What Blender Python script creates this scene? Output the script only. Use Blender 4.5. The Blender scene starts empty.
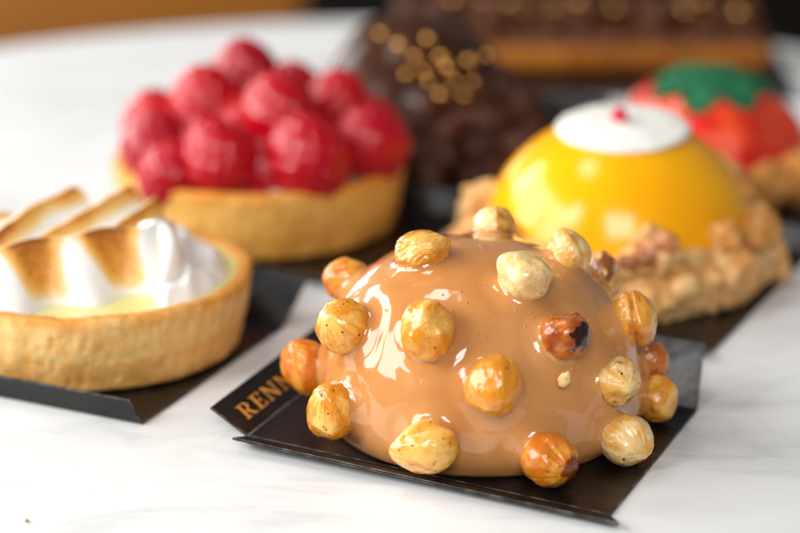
# Close-up of patisserie cakes on black folded boards on a round white marble table.
# All modelling numbers are in millimetres; meshes are written in metres.
import bpy, bmesh, math, random
import numpy as np
from mathutils import Vector, Matrix, noise

MM = 0.001
S = bpy.context.scene
COL = S.collection
rnd = random.Random(7)

# ------------------------------------------------------------------ helpers
def mesh_obj(name, V, F, mat, parent=None, smooth=True, loc=None, attrs=None):
    me = bpy.data.meshes.new(name)
    V = np.asarray(V, float) * MM
    me.from_pydata([tuple(v) for v in V], [], [tuple(f) for f in F])
    me.validate()
    me.materials.append(mat)
    if smooth:
        me.polygons.foreach_set('use_smooth', [True] * len(me.polygons))
    if attrs:
        for k, a in attrs.items():
            at = me.attributes.new(k, 'FLOAT', 'POINT')
            at.data.foreach_set('value', np.asarray(a, float))
    o = bpy.data.objects.new(name, me)
    COL.objects.link(o)
    if parent:
        o.parent = parent
    if loc is not None:
        o.location = Vector(loc) * MM
    return o

def thing(name, label, cat, loc, group=None, rotz=0):
    o = bpy.data.objects.new(name, None)
    o.empty_display_size = 0.01
    COL.objects.link(o)
    o.location = Vector(loc) * MM
    o.rotation_euler.z = rotz
    tag(o, label, cat, group)
    return o

def tag(o, label, cat, group=None):
    o['label'] = label
    o['category'] = cat
    if group:
        o['group'] = group

def copy_to(o, parent, loc, rot, scale):
    c = o.copy()
    COL.objects.link(c)
    c.parent = parent
    c.location = Vector(loc) * MM
    c.rotation_euler = rot
    c.scale = scale if hasattr(scale, '__len__') else (scale,) * 3
    return c

def nz(p, f, seed=0):
    return noise.noise(Vector((p[0] * f + seed * 17.3, p[1] * f - seed * 5.1, p[2] * f + seed * 9.7)))

def fbm(p, f, octv=3, seed=0):
    a, s = 1.0, 0.0
    for i in range(octv):
        s += a * nz(p, f, seed + i)
        f *= 2.1
        a *= 0.5
    return s

def sstep(a, b, x):
    t = np.clip((x - a) / (b - a), 0, 1)
    return t * t * (3 - 2 * t)

def grid_faces(nu, nv, wrap=True):
    """rows nv of nu points; wrap closes each row"""
    F = []
    for j in range(nv - 1):
        for i in range(nu if wrap else nu - 1):
            i2 = (i + 1) % nu
            F.append((j * nu + i, j * nu + i2, (j + 1) * nu + i2, (j + 1) * nu + i))
    return F

def lathe(prof, nu):
    V = []
    for r, z in prof:
        for i in range(nu):
            a = 2 * math.pi * i / nu
            V.append((r * math.cos(a), r * math.sin(a), z))
    return V, grid_faces(nu, len(prof))

def resample(pts, step):
    out = [pts[0]]
    for a, b in zip(pts, pts[1:]):
        d = math.hypot(b[0] - a[0], b[1] - a[1])
        n = max(1, int(d / step))
        for k in range(1, n + 1):
            out.append((a[0] + (b[0] - a[0]) * k / n, a[1] + (b[1] - a[1]) * k / n))
    return out

def ball(nu, nv):
    """unit sphere directions, poles included as tiny rings"""
    D = []
    for j in range(nv):
        t = -math.pi / 2 + math.pi * (j + 0.02) / (nv - 1 + 0.04)
        for i in range(nu):
            a = 2 * math.pi * i / nu
            D.append((math.cos(t) * math.cos(a), math.cos(t) * math.sin(a), math.sin(t)))
    F = grid_faces(nu, nv)
    F.append(tuple(range(nu - 1, -1, -1)))
    F.append(tuple((nv - 1) * nu + i for i in range(nu)))
    return D, F

# ------------------------------------------------------------------ materials
class Mat:
    def __init__(s, name):
        s.m = bpy.data.materials.new(name)
        s.m.use_nodes = True
        s.nt = s.m.node_tree
        s.b = s.nt.nodes['Principled BSDF']
        s.tc = s.nt.nodes.new('ShaderNodeTexCoord')
        s.vec = s.tc.outputs['Object']
    def n(s, t, **kw):
        x = s.nt.nodes.new(t)
        for k, v in kw.items():
            if k in x.inputs:
                s.inp(x, k, v)
            else:
                setattr(x, k, v)
        return x
    def inp(s, node, k, v):
        if isinstance(v, bpy.types.NodeSocket):
            s.nt.links.new(v, node.inputs[k])
        else:
            node.inputs[k].default_value = v
    def set(s, **kw):
        for k, v in kw.items():
            k = k.replace('_', ' ')
            if isinstance(v, tuple) and len(v) == 3 and k in ('Base Color', 'Emission Color', 'Coat Tint'):
                v = (*v, 1)
            s.inp(s.b, k, v)
        return s
    def randvec(s):
        oi = s.n('ShaderNodeObjectInfo')
        m = s.n('ShaderNodeVectorMath', operation='SCALE')
        s.inp(m, 0, (1, 0.7, 0.4)); s.inp(m, 'Scale', oi.outputs['Random'])
        a = s.n('ShaderNodeVectorMath', operation='ADD')
        s.inp(a, 0, s.tc.outputs['Object']); s.inp(a, 1, m.outputs[0])
        s.vec = a.outputs[0]
        return s
    def noise(s, scale, detail=4, rough=0.5, dist=0.0):
        x = s.n('ShaderNodeTexNoise', Vector=s.vec, Scale=scale, Detail=detail, Roughness=rough, Distortion=dist)
        return x.outputs['Fac']
    def voronoi(s, scale, out='Distance', rnd=1.0):
        x = s.n('ShaderNodeTexVoronoi', Vector=s.vec, Scale=scale, Randomness=rnd)
        return x.outputs[out]
    def attr(s, name):
        return s.n('ShaderNodeAttribute', attribute_name=name).outputs['Fac']
    def remap(s, v, a, b, c=0.0, d=1.0, smooth=True):
        x = s.n('ShaderNodeMapRange', interpolation_type='SMOOTHSTEP' if smooth else 'LINEAR')
        s.inp(x, 'Value', v)
        for k, q in zip(('From Min', 'From Max', 'To Min', 'To Max'), (a, b, c, d)):
            s.inp(x, k, q)
        return x.outputs['Result']
    def math(s, op, a, b=0.0):
        x = s.n('ShaderNodeMath', operation=op)
        s.inp(x, 0, a); s.inp(x, 1, b)
        return x.outputs[0]
    def mix(s, f, a, b):
        x = s.n('ShaderNodeMix', data_type='RGBA')
        s.inp(x, 0, f)
        for i, c in ((6, a), (7, b)):
            if isinstance(c, bpy.types.NodeSocket):
                s.nt.links.new(c, x.inputs[i])
            else:
                x.inputs[i].default_value = (*c, 1)
        return x.outputs[2]
    def bump(s, h, strength=0.3, dist=0.001, prev=None):
        x = s.n('ShaderNodeBump', Height=h, Strength=strength, Distance=dist)
        if prev is not None:
            s.inp(x, 'Normal', prev)
        return x.outputs['Normal']

def m_marble():
    M = Mat('white_marble')
    w = M.n('ShaderNodeVectorMath', operation='MULTIPLY')
    M.inp(w, 0, M.vec); M.inp(w, 1, (1.0, 2.6, 1.0)); M.vec = w.outputs[0]
    big = M.noise(7, 5, 0.6, 1.2)
    vein = M.math('ABSOLUTE', M.math('SUBTRACT', M.noise(5.5, 6, 0.62, 1.6), 0.5))
    v = M.remap(vein, 0.0, 0.05, 1, 0)
    fine = M.noise(60, 3, 0.6)
    c = M.mix(M.remap(big, 0.35, 0.7), (0.80, 0.795, 0.785), (0.71, 0.71, 0.705))
    c = M.mix(M.math('MULTIPLY', v, M.remap(big, 0.4, 0.65, 0.05, 0.40)), c, (0.50, 0.51, 0.515))
    c = M.mix(M.remap(fine, 0.55, 0.8, 0, 0.15), c, (0.66, 0.65, 0.63))
    M.set(Base_Color=c, Roughness=M.remap(fine, 0.3, 0.7, 0.30, 0.42), Specular_IOR_Level=0.35)
    return M.m

def m_board():
    M = Mat('black_card')
    n1 = M.noise(90, 4, 0.6); n2 = M.noise(900, 3, 0.6)
    c = M.mix(M.remap(n1, 0.45, 0.75), (0.004, 0.004, 0.0045), (0.011, 0.008, 0.008))
    scr = M.math('MULTIPLY', M.remap(M.voronoi(700), 0.04, 0.14, 1, 0), M.remap(M.noise(60, 2), 0.5, 0.62))
    c = M.mix(M.math('MULTIPLY', scr, 0.35), c, (0.25, 0.23, 0.21))
    M.set(Base_Color=c, Roughness=M.remap(n1, 0.3, 0.7, 0.20, 0.42), Specular_IOR_Level=0.4,
          Normal=M.bump(n2, 0.25, 0.0002))
    return M.m

def m_edge():
    M = Mat('worn_card_edge')
    M.set(Base_Color=M.mix(M.remap(M.noise(300, 3), 0.4, 0.65), (0.02, 0.02, 0.02), (0.16, 0.15, 0.145)), Roughness=0.6)
    return M.m

def m_gold():
    M = Mat('gold_print')
    M.set(Base_Color=M.mix(M.noise(1500, 2), (0.75, 0.30, 0.03), (0.9, 0.42, 0.07)), Roughness=0.45, Metallic=0.25)
    return M.m

def m_caramel():
    M = Mat('caramel_glaze')
    n = M.noise(28, 3, 0.5, 0.6)
    c = M.mix(M.remap(n, 0.35, 0.65), (0.54, 0.22, 0.060), (0.61, 0.28, 0.092))
    bub = M.voronoi(900)
    bm = M.math('MULTIPLY', M.remap(bub, 0.0, 0.22, 1, 0), M.remap(M.noise(75, 2), 0.56, 0.66))
    nb = M.bump(M.noise(120, 2, 0.4), 0.10, 0.001)
    nb = M.bump(bm, 0.7, 0.0003, nb)
    M.set(Base_Color=c, Roughness=0.16, Normal=nb, Subsurface_Weight=0.35, Subsurface_Radius=(1.0, 0.45, 0.18),
          Subsurface_Scale=0.003, Specular_IOR_Level=0.2, Coat_Weight=1.0, Coat_Roughness=0.03, Coat_Normal=nb)
    return M.m

def m_nut(name, pale, gold, brown, speck=0.5, rough=0.2):
    M = Mat(name); M.randvec()
    skin = M.attr('skin'); burn = M.attr('burn')
    n = M.noise(420, 4, 0.6); n2 = M.noise(1500, 3, 0.6)
    f = M.remap(M.math('ADD', skin, M.math('MULTIPLY', M.math('SUBTRACT', n, 0.5), 0.9)), 0.15, 0.85)
    c = M.mix(f, pale, gold)
    b = M.remap(M.math('ADD', burn, M.math('MULTIPLY', M.math('SUBTRACT', n2, 0.5), 0.5)), 0.3, 0.75)
    c = M.mix(b, c, brown)
    sp = M.math('MULTIPLY', M.remap(M.voronoi(420), 0.06, 0.20, 1, 0), M.remap(M.noise(230, 2), 0.46, 0.54))
    sp2 = M.math('MULTIPLY', M.remap(M.voronoi(950), 0.06, 0.2, 1, 0), M.remap(M.noise(330, 2), 0.46, 0.56))
    s = M.math('MULTIPLY', M.math('MAXIMUM', sp, M.math('MULTIPLY', sp2, 0.8)), speck)
    c = M.mix(s, c, (0.055, 0.016, 0.006))
    nb = M.bump(M.noise(700, 4, 0.6), 0.30, 0.0005)
    nb = M.bump(s, -0.4, 0.0003, nb)
    M.set(Base_Color=c, Roughness=M.remap(n2, 0.3, 0.7, rough, rough + 0.16), Normal=nb, Subsurface_Weight=0.15,
          Subsurface_Radius=(1.0, 0.5, 0.2), Subsurface_Scale=0.0015, Specular_IOR_Level=0.3, Coat_Weight=0.9, Coat_Roughness=0.07, Coat_Normal=nb)
    return M.m

def m_crust(name, light, dark, rim):
    M = Mat(name)
    top = M.attr('bake')
    n = M.noise(170, 5, 0.65); n2 = M.noise(60, 3, 0.5)
    c = M.mix(M.remap(n, 0.35, 0.7), light, dark)
    c = M.mix(M.remap(n2, 0.4, 0.7, 0, 0.5), c, dark)
    f = M.math('ADD', top, M.math('MULTIPLY', M.math('SUBTRACT', n, 0.5), 0.5))
    c = M.mix(M.remap(f, 0.25, 0.9), c, rim)
    nb = M.bump(M.noise(420, 5, 0.7), 0.55, 0.0008)
    nb = M.bump(M.remap(M.voronoi(330), 0.05, 0.3), 0.25, 0.0005, nb)
    M.set(Base_Color=c, Roughness=0.6, Specular_IOR_Level=0.3, Normal=nb, Subsurface_Weight=0.15,
          Subsurface_Radius=(1, .5, .2), Subsurface_Scale=0.002)
    return M.m

def m_curd():
    M = Mat('lemon_curd')
    M.set(Base_Color=M.mix(M.noise(60), (0.86, 0.80, 0.34), (0.80, 0.76, 0.28)), Roughness=0.2, Coat_Weight=0.4,
          Subsurface_Weight=0.3, Subsurface_Radius=(1, .8, .2), Subsurface_Scale=0.003)
    return M.m

def m_meringue():
    M = Mat('toasted_meringue')
    t = M.attr('toast')
    n = M.noise(520, 5, 0.7)
    f = M.math('ADD', t, M.math('MULTIPLY', M.math('MULTIPLY', M.math('SUBTRACT', n, 0.5), 0.55), M.remap(t, 0.0, 0.5, 0.1, 1)))
    c = M.mix(M.remap(f, 0.10, 0.45), (0.92, 0.90, 0.86), (0.88, 0.58, 0.20))
    c = M.mix(M.remap(f, 0.35, 0.85), c, (0.76, 0.31, 0.03))
    c = M.mix(M.remap(f, 0.72, 1.1), c, (0.36, 0.11, 0.015))
    M.set(Base_Color=c, Roughness=0.42, Subsurface_Weight=0.25, Subsurface_Radius=(1, .8, .6), Subsurface_Scale=0.002,
          Normal=M.bump(M.noise(500, 3), 0.12, 0.0005))
    return M.m

def m_cream():
    M = Mat('white_cream')
    M.set(Base_Color=M.mix(M.noise(120), (0.86, 0.80, 0.74), (0.80, 0.66, 0.62)), Roughness=0.4)
    return M.m

def m_raspberry():
    M = Mat('raspberry_skin'); M.randvec()
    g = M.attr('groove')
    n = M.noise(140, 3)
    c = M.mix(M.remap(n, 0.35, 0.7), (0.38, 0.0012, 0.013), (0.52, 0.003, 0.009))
    c = M.mix(M.remap(g, 0.1, 0.7, 0.75, 0), c, (0.15, 0.001, 0.008))  # grooves coloured darker so the gaps look deeper: painted shade
    M.set(Base_Color=c, Roughness=0.09, Specular_IOR_Level=0.42, Subsurface_Weight=0.12, Subsurface_Radius=(1, .1, .1), Subsurface_Scale=0.0015,
          Normal=M.bump(M.noise(900, 2), 0.15, 0.0004))
    return M.m

def m_simple(name, a, b, scale=100, rough=0.4, coat=0.0, bump=0.2, bd=0.0006, sss=0.0, metal=0.0, rand=False, bscale=4, croat=0.05, spec=0.4):
    M = Mat(name)
    if rand:
        M.randvec()
    n = M.noise(scale, 4, 0.6)
    f_ = M.remap(n, 0.35, 0.65)
    if rand:
        oi = M.n('ShaderNodeObjectInfo')
        f_ = M.math('ADD', M.math('MULTIPLY', f_, 0.6), M.math('MULTIPLY', oi.outputs['Random'], 0.6))
    M.set(Base_Color=M.mix(f_, a, b), Roughness=rough, Coat_Weight=coat, Coat_Roughness=croat, Metallic=metal, Specular_IOR_Level=spec)
    if bump:
        M.set(Normal=M.bump(M.noise(scale * bscale, 4, 0.6), bump, bd))
    if sss:
        M.set(Subsurface_Weight=sss, Subsurface_Radius=(1, .5, .2), Subsurface_Scale=0.003)
    return M.m

def m_floor():
    M = Mat('oak_floor')
    br = M.n('ShaderNodeTexBrick', Vector=M.vec, Scale=1.0)
    for k, v in (('Color1', (0.62, 0.23, 0.028, 1)), ('Color2', (0.54, 0.19, 0.020, 1)), ('Mortar', (0.08, 0.03, 0.01, 1)),
                 ('Mortar Size', 0.004), ('Brick Width', 1.4), ('Row Height', 0.14)):
        br.inputs[k].default_value = v
    w = M.n('ShaderNodeVectorMath', operation='MULTIPLY'); M.inp(w, 0, M.vec); M.inp(w, 1, (2, 30, 1)); M.vec = w.outputs[0]
    c = M.mix(M.remap(M.noise(2, 5), 0.35, 0.7, 0, 0.5), br.outputs['Color'], (0.44, 0.14, 0.016))
    M.set(Base_Color=c, Roughness=0.8, Specular_IOR_Level=0.08)
    return M.m

MARBLE = m_marble(); CARD = m_board(); GOLD = m_gold(); EDGE = m_edge(); CARAMEL = m_caramel()
NUT_GOLD = m_nut('golden_hazelnut_skin', (0.84, 0.47, 0.10), (0.70, 0.25, 0.012), (0.26, 0.055, 0.006), 0.9, 0.20)
NUT_PALE = m_nut('pale_hazelnut_skin', (0.88, 0.60, 0.26), (0.74, 0.37, 0.065), (0.28, 0.085, 0.012), 1.0, 0.26)
NUT_ORANGE = m_nut('orange_hazelnut_skin', (0.78, 0.34, 0.04), (0.60, 0.16, 0.008), (0.20, 0.035, 0.004), 0.7, 0.18)
NUT_DARK = m_nut('dark_hazelnut_skin', (0.52, 0.14, 0.012), (0.30, 0.055, 0.005), (0.022, 0.006, 0.003), 0.6, 0.14)
CRUST = m_crust('lemon_tart_crust', (0.82, 0.55, 0.22), (0.72, 0.40, 0.11), (0.70, 0.30, 0.05))
CRUST2 = m_crust('golden_tart_crust', (0.78, 0.45, 0.11), (0.68, 0.34, 0.06), (0.68, 0.26, 0.035))
CURD = m_curd(); MERINGUE = m_meringue(); CREAM = m_cream(); RASP = m_raspberry()
YELLOW = m_simple('mango_glaze', (0.97, 0.455, 0.001), (0.95, 0.40, 0.001), 20, 0.16, 0.0, 0.04, 0.0005, 0.4)
WHITECHOC = m_simple('white_chocolate', (0.88, 0.85, 0.80), (0.84, 0.80, 0.74), 90, 0.4, 0.1, 0.3)
CRUMBLE = m_simple('almond_crumble', (0.84, 0.54, 0.24), (0.56, 0.24, 0.06), 160, 0.75, 0, 0.9, 0.0016, 0.1, rand=True, spec=0.15)
REDCRUMB = m_simple('red_brown_crumb', (0.30, 0.075, 0.03), (0.52, 0.20, 0.07), 300, 0.4, 0.4, 0.6, rand=True)
REDPIECE = m_simple('dried_raspberry', (0.62, 0.015, 0.05), (0.5, 0.01, 0.04), 300, 0.6, 0, 0.5)
STRAW = m_simple('strawberry_glaze', (0.62, 0.008, 0.007), (0.80, 0.075, 0.015), 110, 0.16, 0.5, 0.22, 0.0016, 0.1)
LEAF = m_simple('green_sugar_leaf', (0.006, 0.085, 0.030), (0.030, 0.21, 0.09), 260, 0.6, 0, 0.8, 0.0015, spec=0.15)
CHOC = m_simple('dark_chocolate_glaze', (0.036, 0.012, 0.005), (0.055, 0.018, 0.007), 40, 0.22, 0.0, 0.05, spec=0.28)
CHOCCRUMB = m_simple('chocolate_crumb', (0.13, 0.046, 0.026), (0.045, 0.014, 0.007), 200, 0.5, 0.0, 0.6, rand=True, spec=0.3)
CHOCTOP = m_simple('milk_chocolate_topping', (0.115, 0.040, 0.014), (0.075, 0.024, 0.008), 60, 0.45, 0, 0.2, rand=True, spec=0.2)
COPPER = m_simple('copper_glint_bead', (0.52, 0.27, 0.085), (0.42, 0.20, 0.06), 200, 0.16, 0, 0.0, metal=1.0)  # shiny metal for made-up beads that stand in for light glints
ECLAIR = m_simple('pastry_shell', (0.55, 0.19, 0.022), (0.36, 0.105, 0.012), 60, 0.5, 0.0, 0.4, 0.001, spec=0.2)
FLOOR = m_floor()
LEATHER = m_simple('black_upholstery', (0.006, 0.006, 0.006), (0.009, 0.008, 0.008), 60, 0.9, 0, 0.0, spec=0.05)
LEGMAT = m_simple('black_metal', (0.015, 0.015, 0.015), (0.02, 0.02, 0.02), 60, 0.4, 0, 0)

# ------------------------------------------------------------------ setting
def build_table():
    R = 308
    prof = resample([(0.01, 0), (60, 0), (120, 0), (R - 4, 0)], 8)
    prof += [(R - 4 + 4 * math.sin(a), -4 + 4 * math.cos(a)) for a in np.linspace(0.2, math.pi / 2, 6)]
    prof += [(R, -16)] + [(R - 4 + 4 * math.cos(a), -16 - 4 * math.sin(a)) for a in np.linspace(0.2, math.pi / 2, 6)]
    prof += [(0.01, -20)]
    V, F = lathe(prof, 160)
    o = mesh_obj('table', V, [f[::-1] for f in F], MARBLE)
    o.location = Vector((-21, 156, 0)) * MM
    o['kind'] = 'structure'
    o['label'] = 'round white marble table top with faint grey veins'
    f = mesh_obj('floor', [(-9000, -4000, -720), (9000, -4000, -720), (9000, 14000, -720), (-9000, 14000, -720)], [(0, 1, 2, 3)], FLOOR, smooth=False)
    f['kind'] = 'structure'
    f['label'] = 'warm brown wooden floor beyond the table'

def rbox(x0, x1, y0, y1, z0, z1, r=10, seg=3):
    bm = bmesh.new()
    bmesh.ops.create_cube(bm, size=1.0)
    for v in bm.verts:
        v.co = Vector((x0 + (v.co.x + .5) * (x1 - x0), y0 + (v.co.y + .5) * (y1 - y0), z0 + (v.co.z + .5) * (z1 - z0)))
    bmesh.ops.bevel(bm, geom=bm.edges[:], offset=r, segments=seg, affect='EDGES', profile=0.5)
    bm.verts.index_update()
    V = [tuple(v.co) for v in bm.verts]; F = [[v.index for v in f.verts] for f in bm.faces]
    bm.free()
    return V, F

def build_chair():
    t = thing('chair', 'black upholstered chair standing beyond the far edge of the table', 'chair', (200, 1250, -720))
    V, F = rbox(-300, 330, -60, 10, 300, 900, 25); mesh_obj('backrest', V, F, LEATHER, t)
    V, F = rbox(-300, 330, 12, 500, 380, 470, 25); mesh_obj('seat', V, F, LEATHER, t)
    for x in (-270, 280):
        for y in (-40, 460):
            V, F = rbox(x - 14, x + 14, y - 14, y + 14, 0, 379 if y > 0 else 299, 4); mesh_obj('leg', V, F, LEGMAT, t)

# ------------------------------------------------------------------ cake boards
def slab(name, P, th, mat, parent, bev=0.18):
    """a sheet of card from 4 corner points (counter-clockwise seen from above), thickness th below"""
    P = [Vector(p) for p in P]
    n = (P[1] - P[0]).cross(P[2] - P[0]).normalized()
    bm = bmesh.new()
    up = [bm.verts.new(p) for p in P]; dn = [bm.verts.new(p - n * th) for p in P]
    bm.faces.new(up); bm.faces.new(dn[::-1])
    for i in range(4):
        j = (i + 1) % 4
        bm.faces.new((up[i], dn[i], dn[j], up[j]))
    bmesh.ops.recalc_face_normals(bm, faces=bm.faces)
    bmesh.ops.bevel(bm, geom=bm.edges[:], offset=bev, segments=2, affect='EDGES', profile=0.5, material=1)
    bm.verts.index_update()
    V = [tuple(v.co) for v in bm.verts]; F = [[v.index for v in f.verts] for f in bm.faces]
    mi = [f.material_index if f.calc_area() < 400 else 0 for f in bm.faces]
    bm.free()
    o = mesh_obj(name, V, F, mat, parent, smooth=False)
    o.data.materials.append(EDGE)
    o.data.polygons.foreach_set('material_index', mi)
    return o

def board(label, origin, base, flaps, group='black cake boards under the pastries'):
    """base: four corners (front left, front right, back right, back left) on the table, flaps: (corner i, corner j, outer i, outer j)"""
    t = thing('cake_board', label, 'cake board', origin, group)
    O = Vector(origin)
    z = 0.75
    B = [Vector((p[0], p[1], z)) - O for p in base]
    slab('base', B, 0.7, CARD, t)
    out = []
    for i, j, oi, oj in flaps:
        a, b, ao, bo = B[i], B[j], Vector(oi) - O, Vector(oj) - O
        # fold gap of a tenth of a millimetre so no two sheets share a face
        d = ((ao - a) + (bo - b)).normalized() * 0.12
        q = [b + d, a + d, ao, bo]
        nn = (q[1] - q[0]).cross(q[2] - q[0])
        if nn.z < 0:
            q = q[::-1]
        out.append((slab('flap', q, 0.7, CARD, t), a, b, ao, bo))
    return t, out

def square_board(label, origin, A, th, W, D, flaps):
    """A front-left corner, th clockwise turn in degrees; flaps: dict side -> (length, slope, inset)"""
    a = math.radians(th)
    u = Vector((math.cos(a), -math.sin(a), 0)); v = Vector((math.sin(a), math.cos(a), 0))
    P = [Vector((*A, 0)), Vector((*A, 0)) + u * W, Vector((*A, 0)) + u * W + v * D, Vector((*A, 0)) + v * D]
    sides = {'front': (0, 1, -v, u), 'right': (1, 2, u, v), 'back': (2, 3, v, -u), 'left': (3, 0, -u, -v)}
    fl = []
    for s, (L, sl, ins) in flaps.items():
        i, j, o, al = sides[s]
        k = math.radians(sl)
        e = o * (L * math.cos(k)) + Vector((0, 0, L * math.sin(k) + 0.75))
        fl.append((i, j, P[i] + e + al * ins, P[j] + e - al * ins))
    return board(label, origin, P, fl)

def glyphs():
    """serif capitals as boxes/quads in a unit em: list of polygons per letter, plus width"""
    def bar(x0, y0, x1, y1, w):
        d = Vector((x1 - x0, y1 - y0)); n = Vector((-d.y, d.x)).normalized() * w / 2
        return [(x0 - n.x, y0 - n.y), (x1 - n.x, y1 - n.y), (x1 + n.x, y1 + n.y), (x0 + n.x, y0 + n.y)]
    rect = lambda x0, y0, x1, y1: [(x0, y0), (x1, y0), (x1, y1), (x0, y1)]
    sf = 0.07
    def arc(cx, cy, rx, ry, wx, wy, n=10):
        out = []
        for k in range(n):
            a, b = -math.pi / 2 + math.pi * k / n, -math.pi / 2 + math.pi * (k + 1) / n
            out.append([(cx + (rx - wx) * math.cos(a), cy + (ry - wy) * math.sin(a)), (cx + rx * math.cos(a), cy + ry * math.sin(a)),
                        (cx + rx * math.cos(b), cy + ry * math.sin(b)), (cx + (rx - wx) * math.cos(b), cy + (ry - wy) * math.sin(b))])
        return out
    Rl = [rect(.12, sf, .28, 1 - sf), rect(.02, 0, .38, sf), rect(.02, 1 - sf, .34, 1),
          rect(.28, .93, .40, 1.0), rect(.28, .44, .40, .51)] + arc(.40, .72, .27, .28, .16, .07) + [bar(.40, .47, .66, .04, .16), rect(.60, 0, .82, sf)]
    El = [rect(.12, sf, .28, 1 - sf), rect(.02, 0, .64, sf), rect(.02, 1 - sf, .62, 1), rect(.28, .47, .50, .54),
          rect(.57, sf, .64, .27), rect(.55, .76, .62, 1 - sf), rect(.46, .38, .52, .62)]
    Nl = [rect(.12, sf, .20, 1 - sf), rect(.02, 0, .30, sf), rect(.02, 1 - sf, .24, 1), bar(.18, .97, .74, .04, .16),
          rect(.72, 0.0, .80, 1 - sf), rect(.62, 1 - sf, .90, 1)]
    return {'R': (Rl, .86), 'E': (El, .74), 'N': (Nl, .98)}

def lettering(text, parent, origin, ex, ey, height, adv):
    G = glyphs()
    V, F = [], []
    n = ex.cross(ey).normalized()
    if n.z < 0:
        n = -n
    x = 0
    for i, ch in enumerate(text):
        polys, w = G[ch]
        for k, P in enumerate(polys):
            b = len(V)
            for zz in (0.02, 0.06 + 0.002 * k):
                for px, py in P:
                    p = origin + ex * ((x + px) * adv) + ey * (py * height) + n * zz
                    V.append(tuple(p))
            m = len(P)
            F.append(tuple(range(b + m, b + 2 * m)))
            F.append(tuple(range(b + m - 1, b - 1, -1)))
            for q in range(m):
                F.append((b + q, b + (q + 1) % m, b + m + (q + 1) % m, b + m + q))
        x += w + 0.06
    bm = bmesh.new()
    me = bpy.data.meshes.new('tmp')
    me.from_pydata(V, [], F); bm.from_mesh(me); bmesh.ops.recalc_face_normals(bm, faces=bm.faces)
    bm.verts.index_update()
    V = [tuple(v.co) for v in bm.verts]; F = [[v.index for v in f.verts] for f in bm.faces]
    bm.free(); bpy.data.meshes.remove(me)
    return mesh_obj('gold_lettering', V, F, GOLD, parent, smooth=False)

# ------------------------------------------------------------------ hazelnut dome
def dome_pt(t, ph):
    n = 2.25 + 0.45 * (0.5 - 0.5 * np.cos(ph - 0.25))
    c = np.maximum(np.cos(t), 0) ** (2 / n); s = np.maximum(np.sin(t), 0) ** (2 / n)
    return 42 * c * np.cos(ph), 42 * c * np.sin(ph), 45.5 * s

# kind, x, y, z, half width, half height, depth radius, roll deg, tip direction (right, up, towards viewer), material, skin bias, burn
NUTS = [
 ('tan', -34.8, 14.4, 33.0, 6.3, 5.2, 5.6, 20, (-.6, .2, .5), NUT_ORANGE, .35, .1, None),
 ('carved', -15.8, -6.6, 47.4, 7.0, 5.4, 6.2, 4, (.9, .5, .1), NUT_GOLD, .35, .15, 'half golden hazelnut with a carved swirling face on top of the cake'),
 ('half', 3.2, 20.0, 45.3, 5.7, 5.0, 5.6, 0, (.5, .7, -.3), NUT_PALE, .3, .45, 'hazelnut split pale on its left and brown on its right'),
 ('cream', 9.1, -20.3, 45.5, 6.5, 6.2, 6.2, -15, (-.75, .55, .25), NUT_PALE, -.1, 0, 'cream coloured hazelnut with dark specks and a pointed tip'),
 ('pale', 21.0, -0.2, 44.6, 5.7, 6.0, 5.8, 25, (-.3, .9, .1), NUT_PALE, .45, .05, None),
 ('dark', 30.9, 15.7, 33.0, 5.2, 6.5, 5.6, 15, (.2, .9, .3), NUT_PALE, .7, .95, 'hazelnut with a black burnt side'),
 ('split', 36.8, -8.3, 30.0, 5.8, 7.0, 5.8, 12, (-.1, .9, .3), NUT_ORANGE, .0, .2, 'orange hazelnut with a deep groove'),
 ('dark', 18.3, -30.5, 34.4, 6.1, 5.9, 6.0, 30, (.7, .6, .5), NUT_DARK, .4, .55, 'dark reddish brown hazelnut with a black scorched patch'),
 ('gold', -34.8, -17.8, 32.0, 6.8, 6.8, 6.4, 10, (-.5, .4, .7), NUT_GOLD, .3, .1, None),
 ('gold', -14.5, -32.8, 36.4, 6.5, 7.4, 6.5, 0, (.1, .4, .9), NUT_GOLD, .45, .05, None),
 ('gold', 1.2, -41.5, 26.2, 7.0, 7.6, 6.8, -25, (.2, -.7, .7), NUT_GOLD, .75, .12, 'shiny golden hazelnut in the middle of the front'),
 ('pale', 31.4, -27.5, 21.5, 5.5, 5.8, 5.5, -10, (.3, -.2, .9), NUT_PALE, .35, .25, None),
 ('orange', -45.2, 1.2, 14.2, 6.0, 7.5, 6.2, 10, (-.3, .5, .6), NUT_ORANGE, .55, .2, None),
 ('pitted', -37.7, -23.8, 12.2, 6.1, 7.3, 6.2, -8, (-.2, .6, .7), NUT_GOLD, .35, .15, 'golden hazelnut with dark pits, low on the left'),
 ('cone', -14.4, -42.5, 10.7, 7.9, 6.4, 6.4, 10, (-.95, -.05, .3), NUT_GOLD, .25, .12, 'golden hazelnut with its pointed tip turned left'),
 ('roast', 14.4, -42.5, 7.6, 6.9, 6.6, 6.4, 0, (.5, -.3, .6), NUT_ORANGE, .55, .45, None),
 ('pale', 33.6, -29.5, 7.1, 6.8, 6.2, 6.0, -12, (.6, -.5, .5), NUT_PALE, .25, .05, 'pale tan hazelnut near the board on the right'),
 ('gold', 44.1, -3.5, 7.1, 5.3, 6.3, 5.6, 0, (.5, .5, .5), NUT_GOLD, .45, .05, None),
 ('dark', 42.6, 2.2, 15.0, 4.8, 5.2, 4.8, 0, (.5, .5, .3), NUT_DARK, .3, .3, None),
]
FW = Vector((0, math.cos(math.radians(19)), -math.sin(math.radians(19))))
UPV = Vector((0, math.sin(math.radians(19)), math.cos(math.radians(19))))
RT = Vector((1, 0, 0))

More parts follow.
